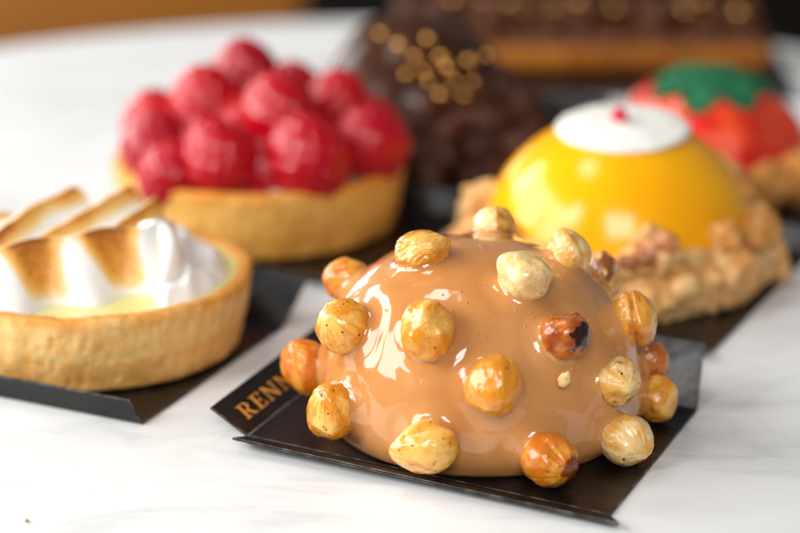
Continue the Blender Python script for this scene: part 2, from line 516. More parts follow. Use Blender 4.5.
def make_nut(k, spec, parent):
    kind, x, y, z, rx, ry, rz, roll, tip, mat, skin0, burn0, lab = spec
    D, F = ball(116, 78)
    tipv = (RT * tip[0] + UPV * tip[1] - FW * tip[2]).normalized()
    q = Vector((0, 0, 1)).rotation_difference(tipv)
    c, s = math.cos(math.radians(roll)), math.sin(math.radians(roll))
    e1 = RT * c + UPV * s; e2 = UPV * c - RT * s; e3 = -FW
    V, SK, BU = [], [], []
    r2 = random.Random(100 + k)
    face_n = (-FW * 0.75 + UPV * 0.45 - RT * 0.25).normalized()
    flats = [Vector((r2.uniform(-1, 1), r2.uniform(-1, 1), r2.uniform(-1, 1))).normalized() for _ in range(5)]
    for d in D:
        d = Vector(d)
        az = math.atan2(d.y, d.x); el = math.acos(max(-1, min(1, d.z)))
        w = q @ d
        amt = 0.24 if kind in ('cone', 'cream') else 0.09
        R = 1 + amt * math.exp(-(el / 0.42) ** 2) - 0.05 * math.exp(-((math.pi - el) / 0.7) ** 2)
        # long shallow ribs from tip to base, uneven
        rib = nz((math.cos(az) * 3.2, math.sin(az) * 3.2, d.z * 0.55), 1.0, k)
        rib2 = nz((math.cos(az) * 7, math.sin(az) * 7, d.z * 0.8), 1.0, k + 3)
        R += math.sin(el) * (0.028 * rib + 0.013 * rib2) + 0.085 * nz(d, 1.25, k) + 0.022 * nz(d, 4.0, k) + 0.008 * nz(d, 9.0, k)
        for fn in flats:
            h = d.dot(fn)
            if h > 0.86:
                R -= (h - 0.86) * 0.7
        skin = skin0 + 0.85 * nz(d, 1.5, k + 7) + 0.45 * rib2 + 0.12
        burn = 0.38 * nz(d, 2.0, k + 11)
        if kind == 'split':
            g = abs(w.dot(RT) + 0.05 + 0.12 * w.dot(UPV))
            R -= 0.16 * math.exp(-(g / 0.09) ** 2); burn += 0.35 * math.exp(-(g / 0.10) ** 2)
        if kind == 'carved':
            h = w.dot(face_n)
            if h > 0.45:
                a2 = w.dot(RT); b2 = w.dot(UPV)
                R -= (h - 0.45) * 0.40 + 0.028 * math.sin(26 * math.hypot(a2 - .25, b2 + .55) + 2 * nz(w, 2, 5))
                skin -= 0.35 * (h - .45) / .55
                burn += 0.35 * max(0, b2 - .1)
        if kind == 'half':
            e = w.dot(RT); skin = -0.3 if e < 0.05 else 1.0; burn += 0.5 * float(e > 0.1)
        if kind == 'dark' and burn0 > .5:
            e = w.dot((RT * .65 - UPV * .15 - FW * .6).normalized()) if mat is NUT_DARK else w.dot((RT * .2 + UPV * .5 - FW * .75).normalized())
            burn += 1.15 * float(sstep(0.62, 1.0, np.array(e + 0.30 * nz(d, 3, k) + .12 * nz(d, 8, k)))) - .1
        elif kind == 'roast':
            e = w.dot((RT * .7 - UPV * .35 - FW * .5).normalized())
            burn += 0.9 * float(sstep(0.75, 0.98, np.array(e + 0.2 * nz(d, 3, k))))
        elif kind != 'half':
            burn += burn0 * 1.3 * max(0, nz(d, 2.7, k + 20)) * 2
        if kind == 'pitted':
            for pp in ((-.1, .15), (.45, .05), (-.3, .55), (.1, .7), (-.15, -.6)):
                gg = math.hypot(w.dot(RT) - pp[0], w.dot(UPV) - pp[1])
                if w.dot(FW) < 0:
                    R -= 0.05 * math.exp(-(gg / 0.09) ** 2); burn += 0.55 * math.exp(-(gg / 0.07) ** 2)
        V.append(e1 * (w.dot(e1) * rx * R) + e2 * (w.dot(e2) * ry * R) + e3 * (w.dot(e3) * rz * R))
        SK.append(skin + (0.14 if mat is NUT_GOLD else 0.05)); BU.append(burn)
    o = mesh_obj('hazelnut', [tuple(v) for v in V], F, mat, parent, attrs={'skin': SK, 'burn': BU}, loc=(x, y, z - 1))
    if lab:
        o['label'] = lab
    return o

def build_hazelnut_dome():
    t = thing('hazelnut_dome', 'caramel glazed dome cake studded with roasted hazelnuts on the nearest board', 'cake', (0, 0, 1))
    nu, nv = 520, 190
    T = np.linspace(0, 1, nv) ** 1.0
    tt = np.concatenate([np.linspace(0.0, 0.35, 50)[:-1], np.linspace(0.35, math.pi / 2 - 0.002, nv - 49)])
    PH = np.linspace(0, 2 * math.pi, nu, endpoint=False)
    tg, pg = np.meshgrid(tt, PH, indexing='ij')
    X, Y, Z = dome_pt(tg, pg)
    # a tucked, rounded foot where the glaze meets the card
    foot = np.exp(-Z / 2.2)
    k = 1 - 0.09 * np.exp(-Z / 4.0)
    X, Y = X * k, Y * k
    def normals(X, Y, Z):
        P = np.stack([X, Y, Z], -1)
        du = np.roll(P, -1, 1) - np.roll(P, 1, 1)
        dv = np.gradient(P, axis=0)
        N = np.cross(du, dv); L = np.linalg.norm(N, axis=-1, keepdims=True); L[L == 0] = 1
        return N / L
    N = normals(X, Y, Z)
    disp = np.zeros_like(X)
    for j in range(nv):
        for i in range(0, nu):
            p = (X[j, i], Y[j, i], Z[j, i])
            disp[j, i] = 0.40 * nz(p, 0.060, 1) + 0.14 * nz(p, 0.15, 2) + 0.035 * nz((p[0], p[1], p[2] * 0.4), 0.42, 3)
    # meniscus of glaze drawn up round each nut, with a shallow drag below it
    for s in NUTS:
        c = np.array([s[1], s[2], s[3] - 1]); r = (s[4] + s[5] + s[6]) / 3
        d = np.sqrt((X - c[0]) ** 2 + (Y - c[1]) ** 2 + (Z - c[2]) ** 2)
        disp += 1.9 * np.exp(-np.maximum(d - r * 0.96, 0) / 0.8)
        disp -= 0.22 * np.exp(-((d - r - 4.2) / 1.8) ** 2)
        # a slow run of glaze below the nut
        along = c[2] - Z
        side = np.abs(np.arctan2(Y, X) - math.atan2(c[1], c[0]))
        side = np.minimum(side, 2 * math.pi - side) * np.hypot(X, Y)
        disp += 0.30 * np.exp(-(side / 3.5) ** 2) * sstep(0, 5, along) * (1 - sstep(8, 16, along)) * (c[2] > 14)
    disp *= sstep(0.0, 1.2, Z) 
    X, Y, Z = X + N[..., 0] * disp, Y + N[..., 1] * disp, Z + N[..., 2] * disp
    Z = np.maximum(Z, 0.0)
    V = np.stack([X, Y, Z], -1).reshape(-1, 3)
    F = grid_faces(nu, nv)
    F.append(tuple((nv - 1) * nu + i for i in range(nu)))
    F.append(tuple(range(nu - 1, -1, -1)))
    mesh_obj('caramel_glaze', V, F, CARAMEL, t)
    for k, s in enumerate(NUTS):
        make_nut(k, s, t)
    # a broken flake of blanched nut stuck on the right of the glaze
    D, F = ball(20, 14)
    V = []
    for d in D:
        R = 1 + 0.25 * nz(d, 1.7, 4) + 0.1 * nz(d, 4, 5)
        V.append((d[0] * 1.5 * R + d[2] * .5, d[1] * 0.9 * R, d[2] * 2.0 * R))
    o = mesh_obj('nut_fragment', V, F, NUT_PALE, t, attrs={'skin': [-.3] * len(V), 'burn': [0] * len(V)}, loc=(17.8, -36.6, 24.6))
    o['label'] = 'small white nut flake stuck to the glaze'
    # tiny sugar blisters on the glaze
    D, F = ball(10, 8)
    first = None
    V, FF = [], []
    r3 = random.Random(5)
    for q in range(70):
        ph = r3.uniform(-1.5, -0.4); tb = r3.uniform(0.38, 0.85)
        if r3.random() < .3:
            ph = r3.uniform(-2.2, -0.9); tb = r3.uniform(0.7, 1.2)
        x, y, z = [float(v) for v in dome_pt(np.array(tb), np.array(ph))]
        n = Vector((x, y, z * .9)).normalized()
        rr = r3.uniform(0.10, 0.30)
        b = len(V)
        j = int(np.argmin(np.abs(tt - tb))); i = int(((ph % (2 * math.pi)) / (2 * math.pi)) * nu) % nu
        P = np.array([X[j, i], Y[j, i], Z[j, i]])
        for d in D:
            V.append((P[0] + d[0] * rr, P[1] + d[1] * rr, P[2] + d[2] * rr))
        FF += [tuple(b + a for a in f) for f in F]
    o = mesh_obj('sugar_blisters', V, FF, CARAMEL, t)
    o['kind'] = 'stuff'
    return t

# ------------------------------------------------------------------ tarts
def crust_shell(parent, R, Rb, h, wall, mat, seed, fill_z, rough=1.0):
    prof = [(0.01, 0), (Rb - 1.5, 0), (Rb, 0.8)]
    prof += [(Rb + (R - Rb) * q ** 0.9, 0.8 + (h - 2.0) * q) for q in np.linspace(0.05, 1, 14)]
    prof += [(R - 0.5 - 0.9 * (1 - math.cos(a)), h - 1.2 + 1.2 * math.sin(a)) for a in np.linspace(0.4, math.pi / 2, 4)]
    prof += [(R - wall + 0.6, h), (R - wall, h - 0.7), (R - wall - 0.3, fill_z - 2), (0.01, fill_z - 2.2)]
    prof = resample(prof, 0.75)
    nu = 420
    V, F = lathe(prof, nu)
    out, bake = [], []
    for p in V:
        r = math.hypot(p[0], p[1])
        if r < Rb * 0.8:
            out.append(p); bake.append(0); continue
        d = 0.55 * fbm(p, 0.10, 2, seed) + rough * (0.30 * fbm(p, 0.35, 3, seed + 5))
        pit = nz(p, 0.55, seed + 9)
        if pit > 0.2 and p[2] < h - 2:
            d -= rough * (pit - 0.2) * 2.0
        zz = p[2] + (0.7 * fbm(p, 0.06, 2, seed + 2) + 0.25 * fbm(p, .4, 2, seed + 3)) * max(0, (p[2] - h * .6) / (h * .4))
        if p[2] < 1.0 and r > Rb - 3:
            zz = max(0, p[2] + 0.3 * nz(p, 0.5, seed))
        out.append((p[0] * (1 + d / r), p[1] * (1 + d / r), zz))
        bake.append(float(sstep(h * 0.74, h * 1.0, np.array(p[2]))) * (0.8 + 0.5 * nz(p, .08, seed + 4)) + 0.55 * float(r < R - wall * .5))
    F.append(tuple(range(nu - 1, -1, -1)))
    F.append(tuple((len(prof) - 1) * nu + i for i in range(nu)))
    return mesh_obj('crust', out, [f for f in F], mat, parent, attrs={'bake': bake})

def disc_fill(name, parent, R, z, mat, amp=0.4, f=0.08, nr=30, nu=120, crown=0.0):
    V = [(0, 0, z + crown)]
    for j in range(1, nr + 1):
        r = R * j / nr
        for i in range(nu):
            a = 2 * math.pi * i / nu
            p = (r * math.cos(a), r * math.sin(a), z + crown * (1 - (r / R) ** 2))
            V.append((p[0], p[1], p[2] + amp * fbm(p, f, 3, 3)))
    F = [(0, 1 + i, 1 + (i + 1) % nu) for i in range(nu)]
    for j in range(nr - 1):
        for i in range(nu):
            i2 = (i + 1) % nu
            F.append((1 + j * nu + i, 1 + (j + 1) * nu + i, 1 + (j + 1) * nu + i2, 1 + j * nu + i2))
    return mesh_obj(name, V, F, mat, parent)

def build_lemon_tart():
    t = thing('lemon_tart', 'round tart with pale curd and toasted white meringue waves', 'tart', (-105, 54, 1))
    crust_shell(t, 43.5, 39.5, 21.5, 4.2, CRUST, 3, 19.5)
    disc_fill('lemon_curd', t, 40.2, 20.1, CURD, 0.25)
    # piped meringue: slanting waves that break in a lobed front
    n_t, n_s = 250, 230
    tv = np.linspace(-42, 40, n_t); sv = np.linspace(-38, 38, n_s)
    Tm, Sm = np.meshgrid(tv, sv, indexing='xy')
    XX = Tm * .92 - Sm * .39; YY = Tm * .39 + Sm * .92
    H = np.zeros_like(Tm); TO = np.zeros_like(Tm)
    pitch = 12.6
    for a in range(n_s):
        for b in range(n_t):
            tq, sq = Tm[a, b], Sm[a, b]
            p = (tq, sq, 0)
            wob = 2.2 * nz(p, 0.05, 2)
            c = (tq * .67 - sq * .74) + wob + 3.0
            ph = (c / pitch) % 1.0
            # asymmetric crest: long rise, quick fall
            if ph < 0.66:
                w = (0.5 - 0.5 * math.cos(math.pi * ph / 0.66)) ** 1.4
            else:
                w = (0.5 + 0.5 * math.cos(math.pi * (ph - 0.66) / 0.34)) ** 0.9
            lobe = math.cos(2 * math.pi * (tq + 8.5) / 19.4)
            foot = -26.8 - 3.0 * lobe + 0.010 * tq * tq
            f = float(sstep(0, 1, np.array((sq - foot) / 11.5)))
            f2 = f ** 0.75
            r = math.hypot(XX[a, b], YY[a, b])
            rn = r + 2.0 * nz(p, .12, 4)
            edge = float(1 - sstep(30, 38.5, np.array(rn))) if sq > foot + 13 else float(1 - sstep(37.5, 40, np.array(r)))
            tr = tq - 0.25 * sq + 1.5 * nz(p, .1, 8)
            right = float(1 - sstep(19, 25, np.array(tr)))
            low = float(1 - sstep(32, 39.3, np.array(r + 1.5 * nz(p, .15, 17)))) * float(sstep(15, 20, np.array(tr)))
            front = 0.0
            wv = max(w, front)
            h = f2 * (8.0 + (6.5 * wv + 4.5 * front) * float(sstep(0.3, 1, np.array(f))) + 2.6 * lobe * (1 - f) + 0.10 * min(max(sq + 14, 0), 30)) * edge * right
            h *= float(sstep(-19, -12, np.array(sq - max(0, tq - 8) ** 2 * .035)))
            h = max(h, low * (5.6 + 0.9 * nz(p, .14, 12) + 2.2 * math.exp(-((tr - 26) / 2.2) ** 2)))
            h += 0.35 * nz(p, 0.2, 6) * f
            H[a, b] = h
            top = float(sstep(0.72, 0.97, np.array(f)))
            tw = math.cos(2 * math.pi * (tq + 8.5 + 8.0 * f) / 19.4 + 0.5 * nz(p, .15, 14))
            tst = (1 - top) * 0.95 * float(sstep(0.35, -0.25, np.array(tw)) if False else 1 - sstep(-0.05, 0.85, np.array(tw))) * float(sstep(0.02, 0.2, np.array(f)))
            tst += top * float(sstep(-11, -6, np.array(sq))) * (0.95 * float(sstep(0.56, 0.70, np.array(ph))) * (1 - float(sstep(0.70, 0.98, np.array(ph)))))
            tst += 0.45 * math.exp(-((f - 0.93) / 0.05) ** 2) * (tr < 22)
            TO[a, b] = tst * right * (0.85 + 0.5 * nz(p, .09, 9))
    keep = H > 0.6
    V = np.stack([XX, YY, 18.2 + H], -1).reshape(-1, 3)
    idx = lambda a, b: a * n_t + b
    F = [(idx(a, b), idx(a, b + 1), idx(a + 1, b + 1), idx(a + 1, b)) for a in range(n_s - 1) for b in range(n_t - 1)
         if keep[a:a + 2, b:b + 2].any()]
    used = sorted({i for f in F for i in f}); mp = {i: k for k, i in enumerate(used)}
    # close underneath so the piping is a solid body
    top = V[used]; bot = top.copy(); bot[:, 2] = 18.0
    F2 = [tuple(mp[i] for i in f) for f in F]
    nU = len(used)
    from collections import Counter
    ec = Counter()
    for f in F2:
        for q in range(4):
            ec[(f[q], f[(q + 1) % 4])] += 1
    sides = [(e[1], e[0], e[0] + nU, e[1] + nU) for e in ec if (e[1], e[0]) not in ec]
    allF = F2 + [tuple(i + nU for i in f[::-1]) for f in F2] + sides
    to = TO.reshape(-1)[used]
    VV = [tuple(v) for v in np.vstack([top, bot])]; TT = list(to) + list(to * 0)
    # the front ribbon: a piped wall whose face swells in slanting lobes, curling back at its right end
    nt, nq, nb = 220, 34, 14
    base = len(VV)
    for a in range(nt):
        tq = -40 + 63.5 * a / (nt - 1)
        curl = max(0, tq - 8)
        sc = -13.5 + curl ** 2 * 0.055 + 0.7 * math.sin(tq * .33 + 1)
        zc = 36.2 - 0.05 * max(0, -tq - 10) - 0.012 * curl ** 2 * (1 + curl * .045) + 0.5 * math.sin(tq * 0.31 + 2)
        zc = max(zc, 20.5)
        rows = []
        for k in range(nq + nb):
            if k < nq:
                q = k / (nq - 1)
                lob = math.cos(2 * math.pi * (tq - 0.2 - 3.8 * (1 - q) ** 1.4) / 21.0)       # +1 in the middle of a toasted lobe
                sw = math.sin(math.pi * min(1, q * 1.02)) ** 0.8
                so = sc - 12.0 * (1 - q) ** 1.25 + 2.2 * lob * (1 - q) ** .8 - 1.1 * sw * (1 + .5 * lob)
                zo = 18.4 + (zc - 18.4) * q ** 0.85
                fr = 0.36 + 0.48 * q
                br = float(sstep(1 - 2 * fr - .9, 1 - 2 * fr + 1.1, np.array(lob + 0.30 * nz((tq, q * 9, 0), .16, 4))))
                br *= float(sstep(-0.05, 0.40, np.array(q))) * (0.66 + 0.42 * q) * float(1 - sstep(8.5, 12.5, np.array(tq - 2 * (1 - q))))
                if q > .93 and tq < 17:
                    br += .12
                so += 0.15 * nz((tq, q * 14, 3), .3, 5)
            else:
                q = (k - nq + 1) / nb
                so = sc + 1.0 * math.sin(math.pi / 2 * min(1, q * 3)) + 4.2 * q
                zo = zc + 0.35 * math.sin(math.pi * min(1, q * 3)) - (zc - 19.0) * q ** 1.6
                br = 0.10 * (q < .12) + 0.25 * float(sstep(.1, .25, np.array(q))) * (tq < 15)
            VV.append((tq * .92 - so * .39, tq * .39 + so * .92, zo)); TT.append(br * .95)
    m = nq + nb
    F3 = [(base + a * m + k, base + (a + 1) * m + k, base + (a + 1) * m + k + 1, base + a * m + k + 1) for a in range(nt - 1) for k in range(m - 1)]
    F3 += [tuple(base + k for k in range(m)), tuple(base + (nt - 1) * m + k for k in range(m - 1, -1, -1))]
    F3 += [(base + (a + 1) * m, base + a * m, base + a * m + m - 1, base + (a + 1) * m + m - 1) for a in range(nt - 1)]
    pts = [Vector(q) for q in ((13, 0, 30.5), (17, -1.5, 30.5), (20.5, -5.5, 29.2), (22, -11, 26.5), (21.5, -17, 23), (19.5, -22.5, 19.5))]
    from mathutils.geometry import interpolate_bezier
    path = []
    for i in range(len(pts) - 1):
        p0 = pts[max(i - 1, 0)]; p1 = pts[i]; p2 = pts[i + 1]; p3 = pts[min(i + 2, len(pts) - 1)]
        path += interpolate_bezier(p1, p1 + (p2 - p0) / 6, p2 - (p3 - p1) / 6, p2, 10)[:-1]
    path.append(pts[-1])
    base2 = len(VV); nr = 26
    for i, c_ in enumerate(path):
        tg = (path[min(i + 1, len(path) - 1)] - path[max(i - 1, 0)]).normalized()
        sd = tg.cross(Vector((0, 0, 1))).normalized(); upp = sd.cross(tg).normalized()
        u_ = i / (len(path) - 1)
        w_ = 4.6 * math.sin(math.pi * (0.12 + 0.82 * u_)) ** .6
        for k in range(nr):
            a_ = 2 * math.pi * k / nr
            pp = c_ + sd * (math.cos(a_) * w_ * .8) + upp * (math.sin(a_) * w_ * 1.25)
            VV.append(tuple(pp)); TT.append(0.75 * math.exp(-((a_ - .35) / .35) ** 2) * (u_ > .25))
    F3 += [(base2 + i * nr + k, base2 + (i + 1) * nr + k, base2 + (i + 1) * nr + (k + 1) % nr, base2 + i * nr + (k + 1) % nr) for i in range(len(path) - 1) for k in range(nr)]
    F3 += [tuple(base2 + k for k in range(nr)), tuple(base2 + (len(path) - 1) * nr + k for k in range(nr - 1, -1, -1))]
    mesh_obj('meringue', VV, allF + F3, MERINGUE, t, attrs={'toast': TT})

def raspberry_mesh():
    D, F = ball(84, 60)
    # drupelets on a spiral
    pts = []
    n = 92
    for i in range(n):
        z = 1 - 2 * (i + .5) / n
        a = i * 2.39996
        s = math.sqrt(1 - z * z)
        pts.append((s * math.cos(a), s * math.sin(a), z))
    P = np.array(pts)
    D = np.array(D)
    dots = np.arccos(np.clip(D @ P.T, -1, 1))
    d = dots.min(1)
    rr = 0.235
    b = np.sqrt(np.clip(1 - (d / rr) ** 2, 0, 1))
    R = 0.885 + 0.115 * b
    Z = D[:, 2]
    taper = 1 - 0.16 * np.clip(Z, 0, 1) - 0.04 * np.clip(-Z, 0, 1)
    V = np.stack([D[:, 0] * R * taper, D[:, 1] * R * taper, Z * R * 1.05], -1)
    return V, F, b

def build_raspberry_tart():
    t = thing('raspberry_tart', 'round golden tart heaped with shiny red raspberries', 'tart', (-66, 164, 1))
    crust_shell(t, 47, 43.5, 22, 4, CRUST2, 21, 20, 0.7)
    disc_fill('cream', t, 43.6, 19.5, CREAM, 1.4, 0.12, crown=3)
    V, F, b = raspberry_mesh()
    spots = [(-71, 177, 46, 11.6), (-83, 165, 39.5, 12.6), (-97, 147, 30, 11.8), (-59, 153, 39.5, 13.0), (-41, 174, 37, 11.0),
             (-76, 132, 30.5, 12.8), (-49, 132, 30.5, 13.6), (-30, 148, 31, 12.6), (-100, 170, 31, 11.5), (-80, 190, 35, 11),
             (-56, 192, 35, 11), (-31, 178, 28, 11), (-70, 158, 31, 13), (-63, 136, 25, 11), (-92, 134, 25, 10.5), (-50, 150, 28, 12), (-84, 150, 28, 12)]
    first = None
    for k, (x, y, z, r) in enumerate(spots):
        out = Vector((x + 66, y - 164, 0)) * 0.012
        rot = Vector((0, 0, 1)).rotation_difference(Vector((out.x, out.y, 1)).normalized()).to_euler()
        rot.z += rnd.uniform(0, 6)
        loc = (x + 66, y - 164, z - 1)
        if first is None:
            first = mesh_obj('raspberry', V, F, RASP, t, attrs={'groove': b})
            first.location = Vector(loc) * MM; first.rotation_euler = rot; first.scale = (r, r, r * 1.02)
        else:
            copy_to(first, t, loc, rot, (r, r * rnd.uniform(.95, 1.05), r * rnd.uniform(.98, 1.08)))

# ------------------------------------------------------------------ crumb lumps
def lump_meshes(name, mat, n, seed, amp=0.28, nu=40, nv=28, chunk=False):
    res = []
    for k in range(n):
        D, F = ball(nu, nv)
        V = []
        qr = random.Random(seed * 31 + k)
        cuts = [(Vector((qr.gauss(0, 1), qr.gauss(0, 1), qr.gauss(0, 1))).normalized(), qr.uniform(.62, .95)) for _ in range(11)] if chunk else []
        for d in D:
            dv = Vector(d)
            K = min([1.25] + [hh / max(dv.dot(nn), 1e-3) for nn, hh in cuts]) if chunk else 1
            R = K + amp * fbm(d, 1.3, 3, seed + k * 7) + 0.13 * fbm(d, 3.6, 3, seed + k)
            V.append((d[0] * R, d[1] * R, d[2] * R))
        me = bpy.data.meshes.new(name)
        me.from_pydata([(v[0] * MM, v[1] * MM, v[2] * MM) for v in V], [], F)
        me.materials.append(mat)
        me.polygons.foreach_set('use_smooth', [True] * len(me.polygons))
        res.append(me)
    return res

def lump(name, me, parent, loc, r, seed):
    q = random.Random(seed)
    o = bpy.data.objects.new(name, me)
    COL.objects.link(o)
    o.parent = parent
    o.location = Vector(loc) * MM
    o.rotation_euler = (q.uniform(0, 6), q.uniform(0, 6), q.uniform(0, 6))
    o.scale = (r * q.uniform(.85, 1.2), r * q.uniform(.85, 1.15), r * q.uniform(.8, 1.1))
    return o

def smooth_dome(name, parent, R, h, z0, mat, amp=0.25, f=0.05, seed=0, nu=200, nv=90, n=2.15, wob=None):
    V = []
    for j in range(nv):
        tq = (math.pi / 2 - 0.004) * j / (nv - 1)
        for i in range(nu):
            a = 2 * math.pi * i / nu
            c = math.cos(tq) ** (2 / n); s = math.sin(tq) ** (2 / n)
            p = Vector((R * c * math.cos(a), R * c * math.sin(a), h * s))
            k = 1 + (amp * fbm(p, f, 2, seed)) / R
            if wob:
                k *= wob(a, tq)
            V.append((p.x * k, p.y * k, z0 + p.z * (1 + (k - 1) * .5)))
    F = grid_faces(nu, nv)
    F.append(tuple((nv - 1) * nu + i for i in range(nu)))
    F.append(tuple(range(nu - 1, -1, -1)))
    return mesh_obj(name, V, F, mat, parent)

def build_mango_dome():
    t = thing('mango_dome', 'glossy yellow dome cake with white disc on top and crumble round its foot', 'cake', (45, 116, 1))
    smooth_dome('yellow_glaze', t, 41.5, 46, 0.2, YELLOW, 0.3, 0.04, 5, n=2.3)
    # slightly domed white disc, tipped a little to the front
    prof = [(0.01, 0), (18.4, 0), (19.6, .4), (20.1, 1.0), (19.7, 1.6), (18.6, 2.0), (14, 2.9), (8, 3.3), (0.01, 3.4)]
    V, F = lathe(resample(prof, 0.9), 96)
    V = [(p[0] * (1 + .02 * nz(p, .08, 3)), p[1] * (1 + .02 * nz(p, .08, 3)), p[2] + .35 * nz(p, .13, 4) * (p[2] > 1)) for p in V]
    o = mesh_obj('white_disc', V, F, WHITECHOC, t, loc=(0.5, -1.2, 43.2))
    o.rotation_euler = (math.radians(5), math.radians(-1), 0)
    ms = lump_meshes('red_piece', REDPIECE, 1, 77)
    lump('red_piece', ms[0], t, (-0.8, -1.4, 47.9), 2.4, 3)
    ms = lump_meshes('crumble_piece', CRUMBLE, 6, 40, 0.22, 52, 36, True)
    q = random.Random(12)
    prof = resample([(37, 0), (46.5, 0), (48, 3), (47, 9), (44.5, 14), (41.5, 17), (37, 17.5), (37, 0)], 0.8)
    V, F = lathe(prof, 300)
    VV = []
    for p_ in V:
        r_ = math.hypot(p_[0], p_[1])
        d_ = 2.6 * fbm(p_, .09, 2, 61) + 1.3 * fbm(p_, .3, 3, 62) + .5 * fbm(p_, .9, 2, 63)
        if r_ < 38:
            d_ = 0
        VV.append((p_[0] * (1 + d_ / r_), p_[1] * (1 + d_ / r_), max(0, p_[2] + (d_ * .8 if p_[2] > 2 else 0))))
    mesh_obj('crumble_base', VV, F, CRUMBLE, t)
    k = 0
    for i in range(17):
        a = 2 * math.pi * i / 17 + q.uniform(-.1, .1)
        rr = q.uniform(41, 43.5)
        r = q.uniform(7.5, 9.5)
        lump('crumble_piece', ms[k % 6], t, (rr * math.cos(a), rr * math.sin(a), r * .85), r, 50 + k); k += 1
    for i in range(15):
        a = 2 * math.pi * i / 15 + q.uniform(-.15, .15)
        if -2.35 < math.atan2(math.sin(a), math.cos(a)) < -1.75:
            continue
        rr = q.uniform(41, 43)
        r = q.uniform(4.5, 7.5)
        lump('crumble_piece', ms[k % 5], t, (rr * math.cos(a), rr * math.sin(a), q.uniform(14, 19)), r, 50 + k); k += 1
    for i in range(52):
        a = q.uniform(0, 6.283)
        rr = q.uniform(46, 51); r = q.uniform(2.2, 4.2); z = q.uniform(2, 19)
        rr = rr - max(0, z - 9) * .45
        lump('crumble_piece', ms[i % 6], t, (rr * math.cos(a), rr * math.sin(a), z), r, 900 + i)
    mr = lump_meshes('nut_piece', REDCRUMB, 2, 90, .3, chunk=True)
    for i, (x, y, z, r) in enumerate(((4, -46.5, 20, 3.6), (9, -46, 22.5, 3.2), (-2, -47, 17.5, 2.8))):
        lump('nut_piece', mr[i % 2], t, (x, y, z), r, 300 + i)

def build_strawberry_cake():
    t = thing('strawberry_cake', 'red strawberry shaped cake with serrated green leaf on top', 'cake', (83, 205, 1))
    R, h = 35, 38.5
    wob = lambda a, tq: 1 + 0.03 * math.cos(5 * a + 1) * math.cos(tq)
    smooth_dome('red_glaze', t, R, h, 0.2, STRAW, 1.2, 0.09, 15, wob=wob, n=2.3)
    # serrated sepal star draped over the top
    n = 360; rings = 16
    V = []
    for j in range(rings + 1):
        for i in range(n):
            a = 2 * math.pi * i / n
            star = 14.5 + 6.0 * abs(math.cos(3.5 * a + .4)) ** 0.8 + 1.1 * abs(((a * 28 / math.pi) % 2) - 1)
            r = max(0.05, star * j / rings)
            c = min(0.999, (r / R)) 
            yy = r * math.sin(a) - 3.5; c = min(0.999, math.hypot(r * math.cos(a), yy) / R)
            z = (h + 1.3) * (1 - c ** 2.3) ** (1 / 2.3) + 0.7 * math.sin(7 * a) * (j / rings) ** 2 + 0.3 * fbm((r * math.cos(a), r * math.sin(a), 0), .2, 2, 5)
            V.append((r * math.cos(a), r * math.sin(a) - 3.5, z + .6 - 0.0))
    m = len(V)
    V += [(x, y, z - 0.9) for x, y, z in V]
    F = grid_faces(n, rings + 1)
    F2 = [tuple(i + m for i in f[::-1]) for f in F]
    e = rings * n
    S_ = [(e + (i + 1) % n, e + i, m + e + i, m + e + (i + 1) % n) for i in range(n)]
    mesh_obj('green_leaf', V, F + F2 + S_, LEAF, t)
    ms = lump_meshes('crumble_piece', CRUMBLE, 4, 140, 0.22, 48, 34, True)
    q = random.Random(31)
    for i in range(16):
        a = 2 * math.pi * i / 16 + q.uniform(-.1, .1)
        r = q.uniform(7, 9)
        rr = q.uniform(35, 38)
        lump('crumble_piece', ms[i % 4], t, (rr * math.cos(a), rr * math.sin(a), r * .9 + q.uniform(0, 3)), r, 400 + i)

GLINT_BEADS = [(-13, -11, 46), (-7, -18, 44), (2, -17, 46), (-2, -22, 41), (6, -22, 41), (1, -26, 37), (8, -24, 38), (2, -28, 34),
          (10, -26, 34), (15, -20, 39), (21, -12, 39), (16, -24, 33), (6, -30, 30), (13, -28, 29), (-5, -26, 36)]

def build_chocolate_dome():
    t = thing('chocolate_dome', 'dark chocolate dome cake with crumb coated foot behind the raspberry tart', 'cake', (-16.5, 236, 1))
    R, h = 39, 52
    smooth_dome('chocolate_glaze', t, R, h, 0.2, CHOC, 0.4, 0.05, 25, n=2.12)
    ms = lump_meshes('chocolate_crumb', CHOCCRUMB, 4, 200, 0.32, 28, 20)
    q = random.Random(9)
    k = 0
    for lay, (z, cnt, r0) in enumerate(((5, 22, 6.6), (13, 22, 6.0), (21, 20, 5.2))):
        c = math.sqrt(max(0, 1 - (z / h) ** 2))
        for i in range(cnt):
            a = 2 * math.pi * (i + .5 * lay) / cnt + q.uniform(-.08, .08)
            rr = R * c + (6.5, 5.0, 2.4)[lay] + q.uniform(-.6, .8)
            lump('chocolate_crumb', ms[k % 4], t, (rr * math.cos(a), rr * math.sin(a), z + q.uniform(-1.6, 1.6)), r0 * q.uniform(.8, 1.1), 500 + k); k += 1
    for i in range(26):
        # the crumb climbs the right front of the dome
        a = q.uniform(-2.1, 0.6); e = q.uniform(0.38, 0.62)
        ce, se = math.cos(e) ** .94, math.sin(e) ** .94
        lump('chocolate_crumb', ms[i % 4], t, (R * ce * math.cos(a), R * ce * math.sin(a), h * se), q.uniform(2.6, 4.2), 600 + i)
    D, F = ball(24, 16)
    first = None
    for x, y, z in GLINT_BEADS:  # beads added where blurred glints sit on the glaze
        r = q.uniform(1.9, 2.7)
        loc = (x * 1.07 + 3.5, y * 1.07, z + .9)
        if first is None:
            first = mesh_obj('glint_bead', D, F, COPPER, t); first.location = Vector(loc) * MM; first.scale = (r, r, r)
        else:
            copy_to(first, t, loc, (q.uniform(0, 3), 0, 0), r)

